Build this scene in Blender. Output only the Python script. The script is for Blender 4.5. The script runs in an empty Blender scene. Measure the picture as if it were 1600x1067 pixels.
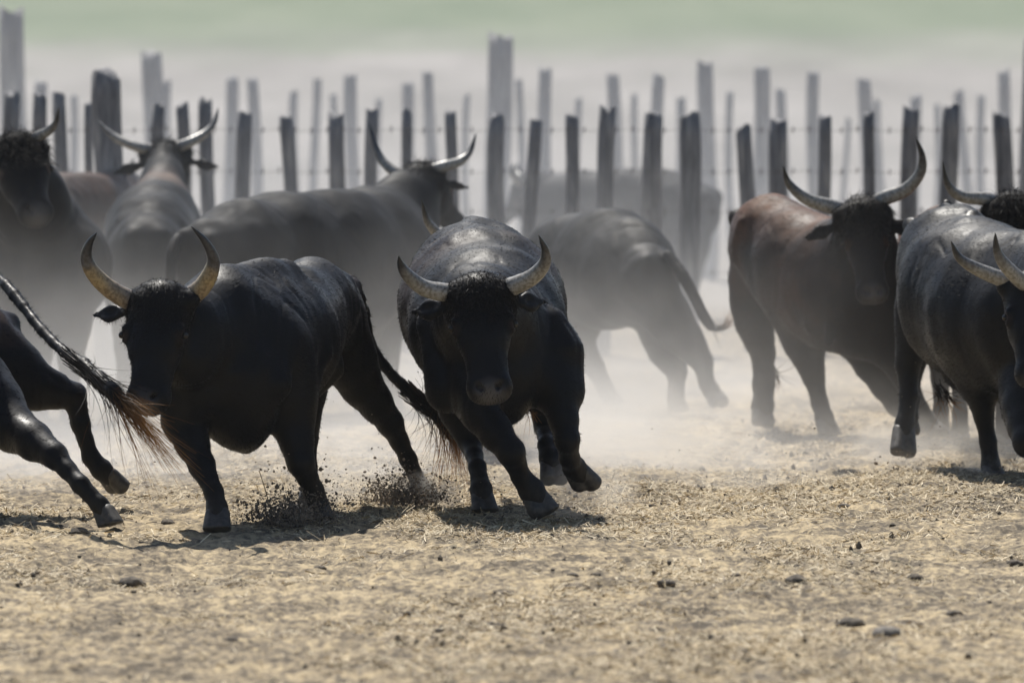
import bpy, math, random
import numpy as np
from mathutils import Vector

rnd = random.Random(7)
rng = np.random.default_rng(7)
sc = bpy.context.scene
COL = sc.collection

# ------------------------------------------------------------------ camera
F = 17778.0          # focal length in pixels of the 1600 px wide photograph
CH = 3.4             # camera height
TH = math.atan(818.5 / F)
cam_d = bpy.data.cameras.new("camera"); cam = bpy.data.objects.new("camera", cam_d)
COL.objects.link(cam); sc.camera = cam
cam.location = (0, 0, CH); cam.rotation_euler = (math.pi / 2 - TH, 0, 0)
cam_d.sensor_width = 36; cam_d.lens = 36 * F / 1600
cam_d.clip_start = 1; cam_d.clip_end = 6000
cam_d.dof.use_dof = True; cam_d.dof.focus_distance = 55.2; cam_d.dof.aperture_fstop = 3.4

# ------------------------------------------------------------------ world and sun
SUN_EL = math.radians(54); SUN_AZ = math.radians(-15)   # behind the herd, a little to the left
w = bpy.data.worlds.new("World"); sc.world = w; w.use_nodes = True
nt = w.node_tree; nt.nodes.clear()
sky = nt.nodes.new("ShaderNodeTexSky"); sky.sky_type = 'NISHITA'; sky.sun_disc = False
sky.sun_elevation = SUN_EL; sky.sun_rotation = SUN_AZ
bg = nt.nodes.new("ShaderNodeBackground"); bg.inputs[1].default_value = 0.075
wo = nt.nodes.new("ShaderNodeOutputWorld")
nt.links.new(sky.outputs[0], bg.inputs[0]); nt.links.new(bg.outputs[0], wo.inputs[0])
sun_d = bpy.data.lights.new("sun", 'SUN'); sun = bpy.data.objects.new("sun", sun_d); COL.objects.link(sun)
sun_d.energy = 5.0; sun_d.angle = math.radians(0.5); sun_d.color = (1, 0.955, 0.88)
sdir = Vector((math.sin(SUN_AZ) * math.cos(SUN_EL), math.cos(SUN_AZ) * math.cos(SUN_EL), math.sin(SUN_EL)))
sun.rotation_euler = sdir.to_track_quat('Z', 'Y').to_euler()
sc.view_settings.view_transform = 'Standard'; sc.view_settings.look = 'None'
sc.view_settings.exposure = 0.25; sc.view_settings.gamma = 1
sc.cycles.use_denoising = True
sc.cycles.max_bounces = 6; sc.cycles.diffuse_bounces = 3; sc.cycles.glossy_bounces = 2
sc.cycles.transparent_max_bounces = 8; sc.cycles.volume_bounces = 1
sc.cycles.volume_step_rate = 1.3; sc.cycles.volume_max_steps = 128
sc.cycles.use_fast_gi = False

# ------------------------------------------------------------------ helpers
def W(px, py, d):
    """the point at distance d (world y) seen at that place"""
    a = (px - 800) / F; b = -(py - 533.5) / F
    t = d / (math.cos(TH) + b * math.sin(TH))
    return np.array([t * a, d, CH + t * (b * math.cos(TH) - math.sin(TH))])
def ground_d(py):
    b = -(py - 533.5) / F
    v = b * math.cos(TH) - math.sin(TH)
    return CH / -v * (math.cos(TH) + b * math.sin(TH))
def nrm(v):
    v = np.asarray(v, float); return v / (np.linalg.norm(v) + 1e-12)
def link(name, me, mat=None, parent=None, origin=None):
    o = bpy.data.objects.new(name, me); COL.objects.link(o)
    if mat: me.materials.append(mat)
    if origin is not None and parent is None: o.location = origin
    if parent: o.parent = parent
    return o
def tag(o, label=None, cat=None, group=None, kind=None):
    for k, v in (('label', label), ('category', cat), ('group', group), ('kind', kind)):
        if v: o[k] = v
def mesh_np(name, V, polys_v, n, smooth=True):
    """V (N,3), polys_v flat loop indices, n verts per face"""
    me = bpy.data.meshes.new(name)
    V = np.ascontiguousarray(V, dtype=np.float32); L = np.ascontiguousarray(polys_v, dtype=np.int32).ravel()
    nf = len(L) // n
    me.vertices.add(len(V)); me.vertices.foreach_set('co', V.ravel())
    me.loops.add(len(L)); me.loops.foreach_set('vertex_index', L)
    me.polygons.add(nf); me.polygons.foreach_set('loop_start', np.arange(0, nf * n, n, dtype=np.int32))
    me.polygons.foreach_set('use_smooth', np.full(nf, smooth))
    me.update(calc_edges=True)
    return me
def attr(me, name, arr):
    a = me.attributes.new(name, 'FLOAT', 'POINT'); a.data.foreach_set('value', np.ascontiguousarray(arr, dtype=np.float32))

# value noise on arrays
def vnoise(P, seed=0):
    P = np.asarray(P, dtype=np.float64); i = np.floor(P).astype(np.int64); f = P - i; u = f * f * (3 - 2 * f)
    D = P.shape[-1]; out = 0
    for c in range(2 ** D):
        wgt = 1.0; h = np.full(P.shape[:-1], seed * 7919 + 13, dtype=np.int64)
        for k in range(D):
            bit = (c >> k) & 1
            wgt = wgt * (u[..., k] if bit else 1 - u[..., k])
            h = h * 1103515245 + (i[..., k] + bit) * (374761393 + 668265263 * k)
            h = (h ^ (h >> 13)) & 0x7fffffff
        h = (h * 1274126177) & 0x7fffffff; h = (h ^ (h >> 16)) & 0xffff
        out = out + wgt * (h / 65535.0)
    return out * 2 - 1

# ------------------------------------------------------------------ materials
def mat(name):
    m = bpy.data.materials.new(name); m.use_nodes = True; t = m.node_tree
    return m, t, t.nodes["Principled BSDF"], t.links.new
def ramp(t, stops):
    r = t.nodes.new("ShaderNodeValToRGB"); e = r.color_ramp.elements
    while len(e) < len(stops): e.new(0.5)
    for k, (p, c) in enumerate(stops):
        e[k].position = p; e[k].color = (*c, 1)
    return r
def noise(t, scale, detail=4, rough=0.55, vec=None, dims='3D'):
    n = t.nodes.new("ShaderNodeTexNoise"); n.inputs['Scale'].default_value = scale
    n.inputs['Detail'].default_value = detail; n.inputs['Roughness'].default_value = rough
    if vec: t.links.new(vec, n.inputs['Vector'])
    return n
def coord(t, scale=(1, 1, 1)):
    c = t.nodes.new("ShaderNodeTexCoord"); m = t.nodes.new("ShaderNodeMapping"); m.inputs['Scale'].default_value = scale
    t.links.new(c.outputs['Object'], m.inputs['Vector']); return m.outputs[0]
def mixc(t, fac, a, b):
    m = t.nodes.new("ShaderNodeMix"); m.data_type = 'RGBA'
    for s, v in ((0, fac), (6, a), (7, b)):
        if isinstance(v, (int, float)): m.inputs[s].default_value = v
        elif isinstance(v, tuple): m.inputs[s].default_value = (*v, 1)
        else: t.links.new(v, m.inputs[s])
    return m.outputs[2]
def bump(t, h, bsdf, strength, dist):
    b = t.nodes.new("ShaderNodeBump"); b.inputs['Strength'].default_value = strength; b.inputs['Distance'].default_value = dist
    t.links.new(h, b.inputs['Height']); t.links.new(b.outputs[0], bsdf.inputs['Normal'])

def hide_mat(name, dark, brown, rough=0.46, spec=0.17, sheen=0.04):
    m, t, b, L = mat(name)
    at = t.nodes.new("ShaderNodeAttribute"); at.attribute_name = 'brown'
    md = t.nodes.new("ShaderNodeAttribute"); md.attribute_name = 'dusty'
    mz = t.nodes.new("ShaderNodeAttribute"); mz.attribute_name = 'muzzle'
    n1 = noise(t, 7, 4, vec=coord(t)); n2 = noise(t, 55, 3, vec=coord(t, (1, 0.8, 0.22)))
    c = mixc(t, at.outputs['Fac'], dark, brown)
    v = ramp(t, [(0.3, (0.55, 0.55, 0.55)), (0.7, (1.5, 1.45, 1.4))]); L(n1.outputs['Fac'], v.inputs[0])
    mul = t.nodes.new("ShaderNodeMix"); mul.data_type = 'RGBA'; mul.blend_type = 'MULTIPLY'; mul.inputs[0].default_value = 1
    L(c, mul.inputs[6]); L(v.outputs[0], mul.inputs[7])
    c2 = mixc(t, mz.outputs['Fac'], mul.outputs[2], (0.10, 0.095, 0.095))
    mm = t.nodes.new("ShaderNodeMath"); mm.operation = 'MULTIPLY'; L(md.outputs['Fac'], mm.inputs[0]); L(n2.outputs['Fac'], mm.inputs[1])
    c3 = mixc(t, mm.outputs[0], c2, (0.2, 0.17, 0.13))
    L(c3, b.inputs['Base Color'])
    rr = ramp(t, [(0.3, (rough - .08,) * 3), (0.75, (rough + .2,) * 3)]); L(n1.outputs['Fac'], rr.inputs[0]); L(rr.outputs[0], b.inputs['Roughness'])
    b.inputs['Specular IOR Level'].default_value = spec
    b.inputs['Sheen Weight'].default_value = sheen; b.inputs['Sheen Roughness'].default_value = 0.45
    b.inputs['Sheen Tint'].default_value = (0.8, 0.85, 1, 1)
    ad = t.nodes.new("ShaderNodeMath"); ad.operation = 'ADD'; n3 = noise(t, 16, 5, vec=coord(t))
    L(n2.outputs['Fac'], ad.inputs[0]); L(n3.outputs['Fac'], ad.inputs[1])
    bump(t, ad.outputs[0], b, 0.22, 0.006)
    return m
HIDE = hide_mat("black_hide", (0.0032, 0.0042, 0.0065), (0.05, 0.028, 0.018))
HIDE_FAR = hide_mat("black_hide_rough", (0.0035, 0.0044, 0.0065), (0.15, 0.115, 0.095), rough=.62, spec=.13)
HIDE_BROWN = hide_mat("brown_hide", (0.007, 0.006, 0.006), (0.125, 0.053, 0.023), rough=0.58, sheen=0.1)
def hair_mat(name, root, tip, sheen=0.0, rough=0.58):
    m, t, b, L = mat(name)
    at = t.nodes.new("ShaderNodeAttribute"); at.attribute_name = 'along'
    r = ramp(t, [(0.0, root), (0.5, root), (1.0, tip)]); L(at.outputs['Fac'], r.inputs[0]); L(r.outputs[0], b.inputs['Base Color'])
    b.inputs['Roughness'].default_value = rough; b.inputs['Specular IOR Level'].default_value = 0.2
    tr = t.nodes.new("ShaderNodeBsdfTranslucent"); L(r.outputs[0], tr.inputs[0])
    mx = t.nodes.new("ShaderNodeMixShader"); mx.inputs[0].default_value = 0.35
    L(b.outputs[0], mx.inputs[1]); L(tr.outputs[0], mx.inputs[2]); L(mx.outputs[0], t.nodes["Material Output"].inputs[0])
    return m
TAILHAIR = hair_mat("tail_hair", (0.010, 0.007, 0.006), (0.40, 0.20, 0.07))
COAT = hair_mat("coat_hair", (0.004, 0.0042, 0.0055), (0.014, 0.013, 0.014))
COAT_BROWN = hair_mat("coat_hair_brown", (0.022, 0.011, 0.008), (0.06, 0.032, 0.02))
CURL = hair_mat("curly_hair", (0.005, 0.0045, 0.005), (0.018, 0.013, 0.012))

def horn_mat(nm, stops):
    m_horn, t, b, L = mat(nm)
    at = t.nodes.new("ShaderNodeAttribute"); at.attribute_name = 'along'
    n = noise(t, 14, 5, vec=coord(t)); n2 = noise(t, 60, 3, vec=coord(t))
    ad = t.nodes.new("ShaderNodeMath"); ad.operation = 'MULTIPLY_ADD'; L(n.outputs['Fac'], ad.inputs[0]); ad.inputs[1].default_value = 0.3; L(at.outputs['Fac'], ad.inputs[2])
    r = ramp(t, stops); L(ad.outputs[0], r.inputs[0])
    r2 = ramp(t, [(0.38, (0.35, 0.3, 0.24)), (0.58, (1, 1, 1))]); L(n2.outputs['Fac'], r2.inputs[0])
    mul = t.nodes.new("ShaderNodeMix"); mul.data_type = 'RGBA'; mul.blend_type = 'MULTIPLY'; mul.inputs[0].default_value = 0.7
    L(r.outputs[0], mul.inputs[6]); L(r2.outputs[0], mul.inputs[7]); L(mul.outputs[2], b.inputs['Base Color'])
    b.inputs['Roughness'].default_value = 0.36; bump(t, n2.outputs['Fac'], b, 0.25, 0.004)
    return m_horn
HORN = horn_mat("horn_grey", [(0.12, (0.13, 0.12, 0.11)), (0.3, (0.36, 0.35, 0.33)), (0.62, (0.33, 0.32, 0.29)), (0.82, (0.15, 0.15, 0.15)), (1.0, (0.02, 0.024, 0.032))])
HORN_MOTTLED = horn_mat("horn_mottled", [(0.14, (0.30, 0.28, 0.25)), (0.34, (0.27, 0.22, 0.17)), (0.6, (0.40, 0.30, 0.15)), (0.78, (0.10, 0.10, 0.11)), (1.0, (0.015, 0.02, 0.03))])

m_hoof, t, b, L = mat("hoof_horn")
n = noise(t, 30, 4, vec=coord(t)); r = ramp(t, [(0.35, (0.03, 0.029, 0.029)), (0.7, (0.09, 0.082, 0.072))]); L(n.outputs['Fac'], r.inputs[0])
L(r.outputs[0], b.inputs['Base Color']); b.inputs['Roughness'].default_value = 0.55; bump(t, n.outputs['Fac'], b, 0.3, 0.004)
HOOF = m_hoof
m_eye, t, b, L = mat("eye_gloss"); b.inputs['Base Color'].default_value = (0.008, 0.006, 0.005, 1); b.inputs['Roughness'].default_value = 0.06
EYE = m_eye

# ------------------------------------------------------------------ implicit body builder
class Field:
    """smooth union of tapered limbs on a grid, turned into one continuous surface"""
    def __init__(s, h): s.h = h; s.p = []
    def cone(s, a, b, ra, rb, k=0.05, side=None, w=1.0, cut=False):
        s.p.append((np.asarray(a, float), np.asarray(b, float), ra, rb, k, None if side is None else nrm(side), w, cut))
    def ball(s, a, r, k=0.05, side=None, w=1.0, cut=False): s.cone(a, np.asarray(a) + 1e-4, r, r, k, side, w, cut)
    def mesh(s, name, planes=()):
        h = s.h; add = [q for q in s.p if not q[7]]
        lo = np.min([np.minimum(q[0], q[1]) - max(q[2], q[3]) * max(1, q[6]) for q in add], axis=0) - 3 * h
        hi = np.max([np.maximum(q[0], q[1]) + max(q[2], q[3]) * max(1, q[6]) for q in add], axis=0) + 3 * h
        n = np.ceil((hi - lo) / h).astype(int) + 1
        G = np.full(n, 1.0, dtype=np.float32)
        for a, b, ra, rb, k, side, wd, cut in s.p:
            R = max(ra, rb) * max(1, wd) + k + 2 * h
            i0 = np.clip(((np.minimum(a, b) - R - lo) / h).astype(int), 0, n); i1 = np.clip(((np.maximum(a, b) + R - lo) / h).astype(int) + 2, 0, n)
            if np.any(i1 <= i0): continue
            ax = [np.arange(i0[j], i1[j], dtype=np.float32) * h + np.float32(lo[j]) for j in range(3)]
            X, Y, Z = ax[0][:, None, None] - a[0], ax[1][None, :, None] - a[1], ax[2][None, None, :] - a[2]
            ba = b - a; L2 = float(ba @ ba) + 1e-12
            T = np.clip((X * ba[0] + Y * ba[1] + Z * ba[2]) / L2, 0, 1)
            vx, vy, vz = X - T * ba[0], Y - T * ba[1], Z - T * ba[2]
            if side is not None:
                q = (vx * side[0] + vy * side[1] + vz * side[2]) * (1 / wd - 1)
                vx, vy, vz = vx + q * side[0], vy + q * side[1], vz + q * side[2]
            D = (np.sqrt(vx * vx + vy * vy + vz * vz) - (ra + (rb - ra) * T)).astype(np.float32)
            if wd < 1: D *= max(wd, 0.5)
            S = tuple(slice(i0[j], i1[j]) for j in range(3)); g = G[S]
            if cut:
                D = -D; hh = np.maximum(k - np.abs(g - D), 0) / k; G[S] = np.maximum(g, D) + hh * hh * k / 4
            else:
                hh = np.maximum(k - np.abs(g - D), 0) / k; G[S] = np.minimum(g, D) - hh * hh * k / 4
        for c, nn in planes:
            nn = nrm(nn); ax = [np.arange(n[j]) * h + lo[j] - c[j] for j in range(3)]
            G = np.maximum(G, (ax[0][:, None, None] * nn[0] + ax[1][None, :, None] * nn[1] + ax[2][None, None, :] * nn[2]).astype(np.float32))
        V, Q = surface_nets(G, lo, h)
        return V, Q
def surface_nets(G, lo, h):
    n = G.shape; ins = G < 0
    c = [ins[:-1, :-1, :-1]]
    offs = [(i, j, k) for i in (0, 1) for j in (0, 1) for k in (0, 1)]
    def sh(A, o): return A[o[0]:n[0] - 1 + o[0], o[1]:n[1] - 1 + o[1], o[2]:n[2] - 1 + o[2]]
    cnt = sum(sh(ins, o).astype(np.int8) for o in offs)
    act = (cnt > 0) & (cnt < 8)
    idx = np.full(act.shape, -1, dtype=np.int64); I = np.argwhere(act); idx[act] = np.arange(len(I))
    acc = np.zeros((len(I), 3)); num = np.zeros(len(I))
    for a in range(8):
        for ax in range(3):
            o = offs[a]
            if o[ax]: continue
            o2 = list(o); o2[ax] = 1; o2 = tuple(o2)
            ga = G[I[:, 0] + o[0], I[:, 1] + o[1], I[:, 2] + o[2]]; gb = G[I[:, 0] + o2[0], I[:, 1] + o2[1], I[:, 2] + o2[2]]
            m = (ga < 0) != (gb < 0); t = np.where(m, ga / np.where(m, ga - gb, 1), 0)
            p = np.tile(np.array(o, float), (len(I), 1)); p[:, ax] += t
            acc[m] += p[m]; num[m] += 1
    V = (I + acc / num[:, None]) * h + lo
    Q = []
    for ax in range(3):
        u, v = (ax + 1) % 3, (ax + 2) % 3
        sl0 = [slice(1, -1)] * 3; sl0[ax] = slice(0, -1); sl1 = [slice(1, -1)] * 3; sl1[ax] = slice(1, None)
        A = ins[tuple(sl0)]; B = ins[tuple(sl1)]; E = np.argwhere(A != B)
        s = A[A != B]
        base = E.copy(); base[:, u] += 1; base[:, v] += 1
        def at(du, dv):
            q = base.copy(); q[:, u] -= du; q[:, v] -= dv; return idx[q[:, 0], q[:, 1], q[:, 2]]
        q = np.stack([at(1, 1), at(0, 1), at(0, 0), at(1, 0)], 1)
        q[~s] = q[~s][:, ::-1]; Q.append(q)
    return V, np.concatenate(Q)

def catmull(P, n):
    P = np.asarray(P, float); P = np.vstack([2 * P[0] - P[1], P, 2 * P[-1] - P[-2]]); m = len(P) - 3
    T = np.linspace(0, m - 1e-6, n); out = []
    for t in T:
        i = int(t); f = t - i; a, b, c, d = P[i:i + 4]
        out.append(0.5 * (2 * b + (c - a) * f + (2 * a - 5 * b + 4 * c - d) * f * f + (3 * b - a - 3 * c + d) * f ** 3))
    return np.array(out)
def tube(P, R, sides=14, twist=0):
    P = np.asarray(P); n = len(P); V = []; T = np.gradient(P, axis=0)
    x = nrm(np.cross(T[0], (0.13, 0.9, 0.3)))
    for i in range(n):
        t = nrm(T[i]); x = nrm(x - t * (x @ t)); y = np.cross(t, x)
        for k in range(sides):
            a = 2 * math.pi * k / sides; V.append(P[i] + (x * math.cos(a) + y * math.sin(a)) * R[i])
    q = []
    for i in range(n - 1):
        for k in range(sides):
            a, b = i * sides + k, i * sides + (k + 1) % sides; q.append((a, b, b + sides, a + sides))
    return np.array(V), np.array(q)
def blades(roots, dirs, length, width, bend, segs=1, curl=0.0, flat=None, frough=.3):
    """many thin tapering hairs as strips; roots (N,3) dirs (N,3) length (N,)"""
    N = len(roots); side = np.cross(dirs, rng.normal(size=(N, 3)) if flat is None else flat + rng.normal(size=(N, 3)) * frough); side /= np.linalg.norm(side, axis=1)[:, None] + 1e-9
    V = []; A = []
    p = roots.copy(); d = dirs.copy(); b = bend if isinstance(bend, np.ndarray) else np.tile(bend, (N, 1))
    rows = []
    for k in range(segs + 1):
        wk = width * (1 - k / segs) * 0.5 + (0.0003 if k == segs else 0)
        rows.append((p - side * np.reshape(wk, (-1, 1)) if np.ndim(wk) else p - side * wk, p + side * np.reshape(wk, (-1, 1)) if np.ndim(wk) else p + side * wk))
        A += [np.full(N, k / segs)] * 2
        d = d + b / segs
        if curl: d = d + rng.normal(size=(N, 3)) * curl
        d = d / (np.linalg.norm(d, axis=1)[:, None] + 1e-9)
        p = p + d * (length / segs)[:, None]
    V = np.concatenate([r for pr in rows for r in pr]); A = np.concatenate(A)
    q = []
    for k in range(segs):
        a = np.arange(N) + 2 * k * N; q.append(np.stack([a, a + N, a + 3 * N, a + 2 * N], 1))
    return V, np.concatenate(q), A
def tri_sample(V, Q, n, wfn=None):
    P = V[Q]; c = P.mean(1); nn = np.cross(P[:, 1] - P[:, 0], P[:, 3] - P[:, 0]); ar = np.linalg.norm(nn, axis=1); nn /= ar[:, None] + 1e-12
    wt = ar * (wfn(c, nn) if wfn else 1); wt = wt / wt.sum()
    i = rng.choice(len(Q), n, p=wt); u, v = rng.random(n)[:, None], rng.random(n)[:, None]
    p = P[i]; pt = (p[:, 0] * (1 - u) + p[:, 1] * u) * (1 - v) + (p[:, 3] * (1 - u) + p[:, 2] * u) * v
    return pt, nn[i]

def strands(guide, n, spread, width, seed, tipspread=1.25, frays=0.0):
    """a hank of long hairs along a guide line"""
    r = np.random.default_rng(seed); V = []; q = []; A = []; S = 9
    for i in range(n):
        st = r.random() * 0.45; en = st + 0.3 + r.random() * (0.75 - st * 0.6); en = min(en, 1.05)
        g = catmull(guide, 40); L_ = len(g) - 1
        o0 = r.normal(size=3) * spread * 0.35; o1 = r.normal(size=3) * spread * tipspread * (0.5 + r.random())
        ph = r.random(3) * 6.28; am = spread * 0.35
        P = []
        for k in range(S):
            t = st + (en - st) * k / (S - 1); tt = min(t, 1) * L_; a = int(min(tt, L_ - 1)); f = tt - a
            c = g[a] * (1 - f) + g[a + 1] * f + (g[-1] - g[-2]) * max(0, t - 1) * L_
            u = k / (S - 1)
            P.append(c + o0 * (1 - u) + o1 * u * u + am * u * np.sin(ph + u * 5))
        P = np.array(P); sd = nrm(np.cross(P[-1] - P[0], r.normal(size=3)))
        base = len(V)
        for k in range(S):
            wk = width * (1 - (k / (S - 1)) ** 1.5 * 0.85) * 0.5
            V += [P[k] - sd * wk, P[k] + sd * wk]; A += [st + (en - st) * k / (S - 1)] * 2
        for k in range(S - 1): a = base + 2 * k; q.append((a, a + 1, a + 3, a + 2))
    return np.array(V), np.array(q), np.clip(np.array(A), 0, 1)

# ------------------------------------------------------------------ the bull
def bull(spec):
    d0 = spec['d']; s = F / d0; h = spec.get('h', 0.014)
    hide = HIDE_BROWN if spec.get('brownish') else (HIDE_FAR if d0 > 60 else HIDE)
    def J(j): return W(j[0], j[1], d0 + j[2])
    sp = spec['spine']
    mid = J(sp[len(sp) // 2]); org = np.array([mid[0], mid[1], 0.0])
    root = bpy.data.objects.new("bull", None); COL.objects.link(root); root.location = org; root.empty_display_size = 0.3
    tag(root, spec['label'], 'bull', 'bulls galloping through the dust')
    fld = Field(h)
    P = [J(j) for j in sp]; up = np.array([0, 0, 1.0])
    back = nrm(P[0] - P[-1])
    side = nrm(np.cross(back, up))
    kb = 0.07
    for i in range(len(P) - 1):
        ra, rb = sp[i][3] / s, sp[i + 1][3] / s; wd = (sp[i][4] + sp[i + 1][4]) / 2
        fld.cone(P[i], P[i + 1], ra, rb, kb, side, wd)
    # loin ridge and hip bones
    iR, iM, iC = 0, len(P) // 2, len(P) - 1
    rR, rM, rC = sp[0][3] / s, sp[iM][3] / s, sp[iC][3] / s
    hipc = P[0] * 0.55 + P[1] * 0.45
    for sg in (-1, 1):
        fld.cone(hipc + side * sg * rR * 0.62 + up * rR * 0.62, hipc + side * sg * rR * 0.8 + up * rR * 0.2 - back * 0.05, 0.045, 0.05, 0.06)
        pin = P[0] + back * rR * 0.75 + side * sg * rR * 0.35 + up * rR * 0.45; fld.ball(pin, 0.045, 0.06)
        # ribs, faint
        if spec.get('ribs'):
            for k in range(6):
                t = k / 5; c = P[1] * (1 - t) + P[iC] * t; rr = (sp[1][3] * (1 - t) + sp[iM][3] * t) / s
                ww = sp[iM][4]
                fld.cone(c + side * sg * rr * 0.93 * ww + up * rr * 0.45, c + side * sg * rr * 0.97 * ww - up * rr * 0.4 + back * 0.05, 0.024, 0.026, 0.03)
    N = [J(j) for j in spec['neck']]; nk = spec['neck']
    for i in range(len(N) - 1): fld.cone(N[i], N[i + 1], nk[i][3] / s, nk[i + 1][3] / s, 0.08, side, nk[i][4] if len(nk[i]) > 4 else 0.8)
    # head
    hd = spec['head']; p0, p1 = J(hd['poll']), J(hd['nose']); f = nrm(p1 - p0); Lh = np.linalg.norm(p1 - p0)
    u = np.array(hd['up'], float); u = nrm(u - f * (u @ f)); r = np.cross(f, u); hw = hd.get('w', 1.0)
    if hd.get('show', True):
        kk = 0.035
        fld.cone(p0 + f * .10 * Lh - u * .05 * Lh, p0 + f * .45 * Lh - u * .02 * Lh, .185 * Lh * hw, .15 * Lh * hw, kk, r, 1.12)
        fld.cone(p0 + f * .42 * Lh, p0 + f * .88 * Lh - u * .01 * Lh, .135 * Lh * hw, .108 * Lh * hw, kk, r, 1.08)
        fld.cone(p0 + f * .90 * Lh - r * .05 * Lh, p0 + f * .90 * Lh + r * .05 * Lh, .098 * Lh * hw, .098 * Lh * hw, .03)
        fld.cone(p0 + f * .22 * Lh - u * .20 * Lh, p0 + f * .80 * Lh - u * .10 * Lh, .125 * Lh, .075 * Lh, .04, r, 1.1)
        fld.cone(p0 + f * .80 * Lh - u * .10 * Lh, p0 + f * .93 * Lh - u * .07 * Lh, .07 * Lh, .055 * Lh, .02)
        for sg in (-1, 1):
            e = p0 + f * .36 * Lh + r * sg * .165 * Lh * hw + u * .045 * Lh
            fld.cone(e - f * .03 * Lh + u * .03 * Lh, e + r * sg * .01 + u * .01 * Lh + f * .05 * Lh, .05 * Lh, .035 * Lh, .03)
            fld.ball(e + r * sg * .045 * Lh + f * .01 * Lh, .034 * Lh, .02, cut=True)
            fld.cone(p0 + f * .28 * Lh + r * sg * .15 * Lh - u * .12 * Lh, p0 + f * .45 * Lh + r * sg * .10 * Lh - u * .14 * Lh, .075 * Lh, .05 * Lh, .04)
            fld.cone(p0 + f * .02 * Lh, p0 + f * .03 * Lh + r * sg * .20 * Lh * hw, .10 * Lh, .075 * Lh, .04)
            # nostril: comma-shaped hollow
            nb = p0 + f * .93 * Lh + r * sg * .06 * Lh + u * .085 * Lh
            fld.cone(nb, nb + r * sg * .03 * Lh + u * .02 * Lh - f * .015 * Lh, .040 * Lh, .028 * Lh, .010, cut=True)
            # ear: flattened leaf
            if sg not in hd.get('ears', (-1, 1)): continue
            eb = p0 + f * .12 * Lh + r * sg * .22 * Lh * hw - u * .07 * Lh
            ed = nrm(r * sg + np.array(hd.get('ear', (0, 0, -0.25)))) ; en = nrm(np.cross(ed, f) + u * 0.3)
            fld.cone(eb - ed * .03, eb + ed * .17 * Lh, .04 * Lh, .078 * Lh, .02, en, .42)
            fld.cone(eb + ed * .17 * Lh, eb + ed * .36 * Lh, .078 * Lh, .022 * Lh, .02, en, .42)
            fld.cone(eb + ed * .12 * Lh + en * .045 * Lh * (1 if en[1] < 0 else -1), eb + ed * .28 * Lh + en * .04 * Lh * (1 if en[1] < 0 else -1), .035 * Lh, .018 * Lh, .015, cut=True)
        fld.cone(p0 + f * .93 * Lh - r * .07 * Lh - u * .045 * Lh, p0 + f * .93 * Lh + r * .07 * Lh - u * .045 * Lh, .007 * Lh, .007 * Lh, .012, cut=True)
    # legs
    hooves = []
    for li, lg in enumerate(spec['legs']):
        Q = [J(j) for j in lg]; R = [j[3] / s for j in lg]; n = len(Q) - 1
        for i in range(n):
            if i == n - 1:
                fld.cone(Q[i], Q[i] * .6 + Q[i + 1] * .4, R[i], R[i] * .95, .02)
            else:
                # slim the shaft between joints a little, keep the joint knobs
                wdt = 0.85 if i >= 1 else 0.8
                m = (Q[i] + Q[i + 1]) / 2; rm = (R[i] + R[i + 1]) / 2 * (0.82 if i >= 2 else 1.0)
                kl = .06 if i < 1 else (.03 if i < 2 else .028)
                sd = side if i < 2 else None
                fld.cone(Q[i], m, R[i], rm, kl, sd, wdt if sd is not None else 1); fld.cone(m, Q[i + 1], rm, R[i + 1], kl, sd, wdt if sd is not None else 1)
        # dew claws
        ax = nrm(Q[n] - Q[n - 1]); bk = nrm(back - ax * (back @ ax))
        for sg in (-1, 1): fld.ball(Q[n - 1] + bk * R[n - 1] * .95 + side * sg * .022, .014, .012)
        hooves.append((Q[n - 1], Q[n], R[n - 1], R[n]))
    # tail bone
    if 'tail' in spec:
        T = catmull([J(j) for j in spec['tail']], 14); tr = np.interp(np.linspace(0, 1, 14), np.linspace(0, 1, len(spec['tail'])), [j[3] / s for j in spec['tail']])
        for i in range(13): fld.cone(T[i], T[i + 1], max(tr[i], .012), max(tr[i + 1], .012), .015)
    for (a, b2, ra, rb, k) in spec.get('extra', []): fld.cone(J(a), J(b2), ra / s, rb / s, k)
    V, Qd = fld.mesh("bull_body")
    # skin folds and muscle relief
    nrmV = np.zeros_like(V); fn = np.cross(V[Qd[:, 1]] - V[Qd[:, 0]], V[Qd[:, 3]] - V[Qd[:, 0]])
    for k in range(4): np.add.at(nrmV, Qd[:, k], fn)
    nrmV /= np.linalg.norm(nrmV, axis=1)[:, None] + 1e-12
    ctr = P[iM]
    dsp = 0.013 * vnoise((V - org) * np.array([6.5, 6.5, 2.6]), 3) + 0.0032 * vnoise((V - org) * 14, 5) + 0.0007 * vnoise((V - org) * 38, 9)
    tl = np.ones(len(V))
    if 'tail' in spec:
        dt = np.min([np.linalg.norm(V - q, axis=1) for q in catmull(T[4:], 30)], axis=0); tl = np.clip(dt / .08, .12, 1)
    q_ = 1 - np.clip(np.linalg.norm(V - p0, axis=1) / 0.5, 0, 1); dsp = dsp * (1 - .6 * q_)
    fold = np.clip(1 - np.abs(vnoise((V - org) * np.array([8, 8, 2.4]), 17)) * 5, 0, 1) * np.clip(vnoise((V - org) * 2.2, 18) + .45, 0, 1); dsp = dsp - .007 * fold
    leg = np.clip((V[:, 2] - 0.3) / 0.45, 0.12, 1); V = V + nrmV * (dsp * leg * tl)[:, None]
    me = mesh_np("bull_body", V - org, Qd, 4)
    br = np.zeros(len(V))
    for (px, py, dy, R, st) in spec.get('brown', []):
        dd = np.linalg.norm(V - W(px, py, d0 + dy), axis=1); br = np.maximum(br, st * np.clip(1.4 - dd / R * 1.0, 0, 1))
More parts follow.
